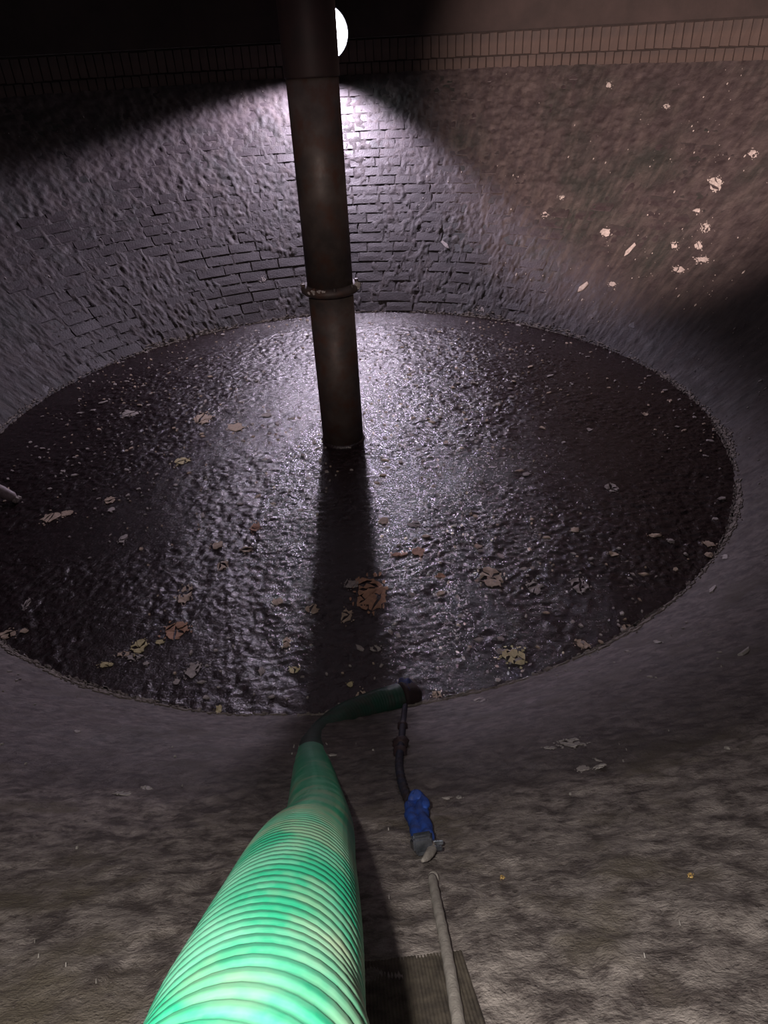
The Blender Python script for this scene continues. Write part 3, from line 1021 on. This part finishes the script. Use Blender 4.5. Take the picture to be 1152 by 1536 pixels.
# residue line along the shore
def on_shore(r):
    a = r.random() * 2 * PI
    d = float(fbm(np.array(math.cos(a) * 6), np.array(math.sin(a) * 6), np.array(0.), 3, 97))
    near = .5 + .5 * (math.sin(a) < .4)
    if r.random() > max(.15, (d - .3) * 2.2) * near * (1.0): return None
    wdt = .010 + .05 * max(0, d - .5)
    s = r.gauss(.004, wdt)
    p = slope_pt(a, max(s, -.02), float(coat_h(np.array(a), np.array(max(s, 0)))) + .002)
    if s < 0: p[2] = .004
    ex = np.array([-math.sin(a), math.cos(a), 0])
    ez = np.array([math.cos(a) * NR, math.sin(a) * NR, NZ]) if s > 0 else EZ
    ey = np.cross(ez, ex)
    q = .0045 * (.6 + 1.6 * r.random() ** 3)
    return (p, ex, ey, ez, q * r.uniform(1, 3), q, .003)
tag(obj('shore_residue', crumbs_bm(5200, on_shore, 8, M_res)), 'pale crusty tide line of scum along the edge of the sludge', 'scum', kind='stuff')

# specks on the slope
def on_wall(r):
    a = r.random() * 2 * PI
    s = .05 + (SL - .1) * r.random()
    d = float(fbm(np.array(math.cos(a) * 5), np.array(math.sin(a) * 5), np.array(s * 3.), 3, 99))
    right = 1.0 if math.cos(a) > .2 else .45
    if r.random() > max(0, (d - .42) * 5) * right: return None
    p = slope_pt(a, s, float(coat_h(np.array(a), np.array(s))) + .003)
    ex = np.array([-math.sin(a), math.cos(a), 0]); ez = np.array([math.cos(a) * NR, math.sin(a) * NR, NZ]); ey = np.cross(ez, ex)
    q = .0022 * (.6 + 2.4 * r.random() ** 4) * min(1, np.linalg.norm(p - CAM) / 3 + .15)
    return (p, ex, ey, ez, q, q * r.uniform(1, 3.0), .002)
tag(obj('wall_specks', crumbs_bm(1500, on_wall, 9, M_white)), 'small pale specks splashed over the sloping wall', 'specks', kind='stuff')

WF = [  # px, py, w, h, shards, material, label
 (1073, 276, 20, 24, 4, 'w', 'brightest white grease splash on the warm lit right wall'),
 (1059, 343, 15, 15, 4, 'w', 'crumbly white grease splash below the brightest one on the right wall'),
 (1047, 317, 12, 8, 1, 'g', 'dull grease dab between the two white splashes on the right wall'),
 (843, 296, 11, 9, 3, 'w', 'small white grease spot at the left of the warm lit patch'),
 (818, 322, 10, 10, 2, 'g', 'tiny grease pair on the lower edge of the warm lit patch'),
 (909, 350, 18, 13, 2, 'g', 'rounded grey grease dab under the warm lit patch'),
 (945, 376, 18, 20, 1, 'g', 'slanting grey grease streak under the warm lit patch'),
 (1053, 391, 28, 11, 2, 'g', 'wide grey grease smear in the dark on the right wall'),
 (1018, 406, 22, 10, 2, 'g', 'grey grease blob left of the wide smear on the right wall'),
 (1012, 370, 12, 12, 3, 'g', 'broken grease spot above the blob on the right wall'),
 (1048, 371, 12, 14, 2, 'g', 'upright grease dab above the wide smear on the right wall'),
 (875, 432, 16, 14, 1, 'g', 'faint grease streak low on the right wall'),
 (920, 428, 12, 7, 3, 'g', 'small speckled grease spot low on the right wall'),
 (914, 130, 9, 10, 1, 'w', 'small white chip high on the wall just under the rim'),
 (1000, 161, 11, 8, 2, 'w', 'white chip high on the right wall right of another small chip'),
 (1130, 232, 14, 14, 3, 'g', 'faint scattered grease at the right edge of the wall'),
 (393, 420, 12, 10, 3, 'g', 'pale grease crumb on the bricks left of the pipe flange'),
 (668, 368, 12, 12, 1, 'g', 'short pale scratch of grease on the bricks right of the pipe'),
 (720, 463, 16, 10, 2, 'g', 'forked grease bit just above the far shore'),
 (858, 1123, 42, 14, 6, 'y', 'largest pale yellow grease splash on the near slope right of the rope'),
 (826, 1131, 20, 5, 1, 'w', 'flat white grease bit left of the largest splash on the near slope'),
 (876, 1160, 22, 7, 1, 'g', 'left one of two flat pale grease dabs below the large splash'),
 (901, 1160, 22, 8, 1, 'w', 'right one of two flat pale grease dabs below the large splash'),
 (898, 1149, 12, 3, 1, 'w', 'thin white grease sliver above the two flat dabs'),
 (182, 1200, 26, 6, 2, 'w', 'flat white grease splash on the near slope left of the hose'),
 (220, 1190, 16, 4, 3, 'w', 'thin trail of white grease bits right of the flat left splash'),
 (115, 1104, 13, 4, 1, 'w', 'small white grease dab on the left near slope below the shore'),
 (672, 1206, 14, 5, 1, 'g', 'small pale grease bit on the slope right of the blue strap'),
 (690, 1205, 10, 4, 2, 'w', 'tiny white grease pair right of the bit beside the blue strap'),
 (720, 1057, 22, 5, 1, 'g', 'flat grey grease dab just below the shore right of the rope'),
 (1118, 984, 19, 9, 1, 'w', 'short straight pale stick on the near slope at the right edge'),
 (1090, 838, 12, 8, 1, 'w', 'pale grease bit on the slope beside the right shore'),
 (1072, 889, 10, 12, 2, 'w', 'slanting white grease bit on the slope by the right shore'),
 (908, 940, 0, 0, 1, 'g', ''),
 (988, 969, 16, 4, 1, 'w', 'thin white grease sliver on the near right slope'),
 (1038, 1324, 9, 6, 1, 'o', 'small golden crumb on the muddy foreground slope, right one of two'),
 (755, 1330, 7, 6, 1, 'o', 'small golden crumb on the muddy foreground slope, left one of two'),
 (500, 1141, 14, 4, 1, 'w', 'pale grease bit on the slope just right of the hose bend'),
]
M_gold = mat('golden_crumb', (.75, .50, .18), .5)
WM = {'w': M_white, 'g': M_flake_g, 'y': M_white, 'o': M_gold}
for i, (px, py, wd, hg, n_, c, lab) in enumerate(WF):
    if not lab: continue
    p = on_slope(px, py)
    th = math.atan2(p[1], p[0]); s = (math.hypot(p[0], p[1]) - R0) / NZ
    m = frame_on_slope(th, s, 0)
    # solve the local size from the picture size
    k = (p - CAM) @ _f / F
    ex, ey = np.array(m.col[0][:3]), np.array(m.col[1][:3])
    J = np.array([[ex @ RT, ey @ RT], [ex @ UP, ey @ UP]])
    d = p - CAM; dep = d @ _f
    for q, vec in enumerate((ex, ey)):
        x1, y1 = pix(p + vec * .01); x0, y0 = pix(p)
        J[0, q], J[1, q] = (x1 - x0) / .01, -(y1 - y0) / .01
    Ji = np.linalg.inv(J)
    r = random.Random(3000 + i)
    bm = bmesh.new()
    h0 = float(coat_h(np.array(th), np.array(s)))
    def zfn(x, y, z, Ji=Ji, th=th, s=s):
        u = Ji @ np.array([x, y])            # flat coordinates in the slope plane
        r_ = R0 + s * NZ
        hh = float(coat_h(np.array(th + u[0] / r_), np.array(s + u[1])))
        return (u[0], u[1], max(hh, .002) + z)
    if 'streak' in lab or 'stick' in lab or 'slanting' in lab or 'scratch' in lab:
        L_ = math.hypot(wd, hg) / 2
        sg = -1 if 'scratch' in lab else 1
        an = math.atan2(hg, wd * sg)
        wv = 1.6 if 'stick' in lab else 3
        pts_ = [(-L_, 0), (-L_ * .4, wv), (L_, wv * .5), (L_ * .9, -wv * .6), (-L_ * .3, -wv)]
        pts_ = [(a * math.cos(an) - b * math.sin(an), a * math.sin(an) + b * math.cos(an)) for a, b in pts_]
        lo = [bm.verts.new(zfn(a, b, -.004)) for a, b in pts_]
        hi = [bm.verts.new(zfn(a * .95, b * .95, .004)) for a, b in pts_]
        for q in range(5): bm.faces.new((lo[q], lo[(q + 1) % 5], hi[(q + 1) % 5], hi[q]))
        bm.faces.new(hi); bm.faces.new(lo[::-1])
    else:
        cluster(bm, wd, hg, n_ + 1, .0012, zfn, r, 1.1, .5)
    o = obj('stick' if 'stick' in lab else ('golden_crumb' if c == 'o' else 'grease_splash'), bm, WM[c])
    o.matrix_world = m
    o.location = Vector(o.location) + Vector(m.col[2][:3]) * .002
    tag(o, lab, 'stick' if 'stick' in lab else ('crumb' if c == 'o' else 'grease splash'),
        None if 'stick' in lab else ('golden crumbs on the slope' if c == 'o' else 'grease splashes on the sloping wall'))
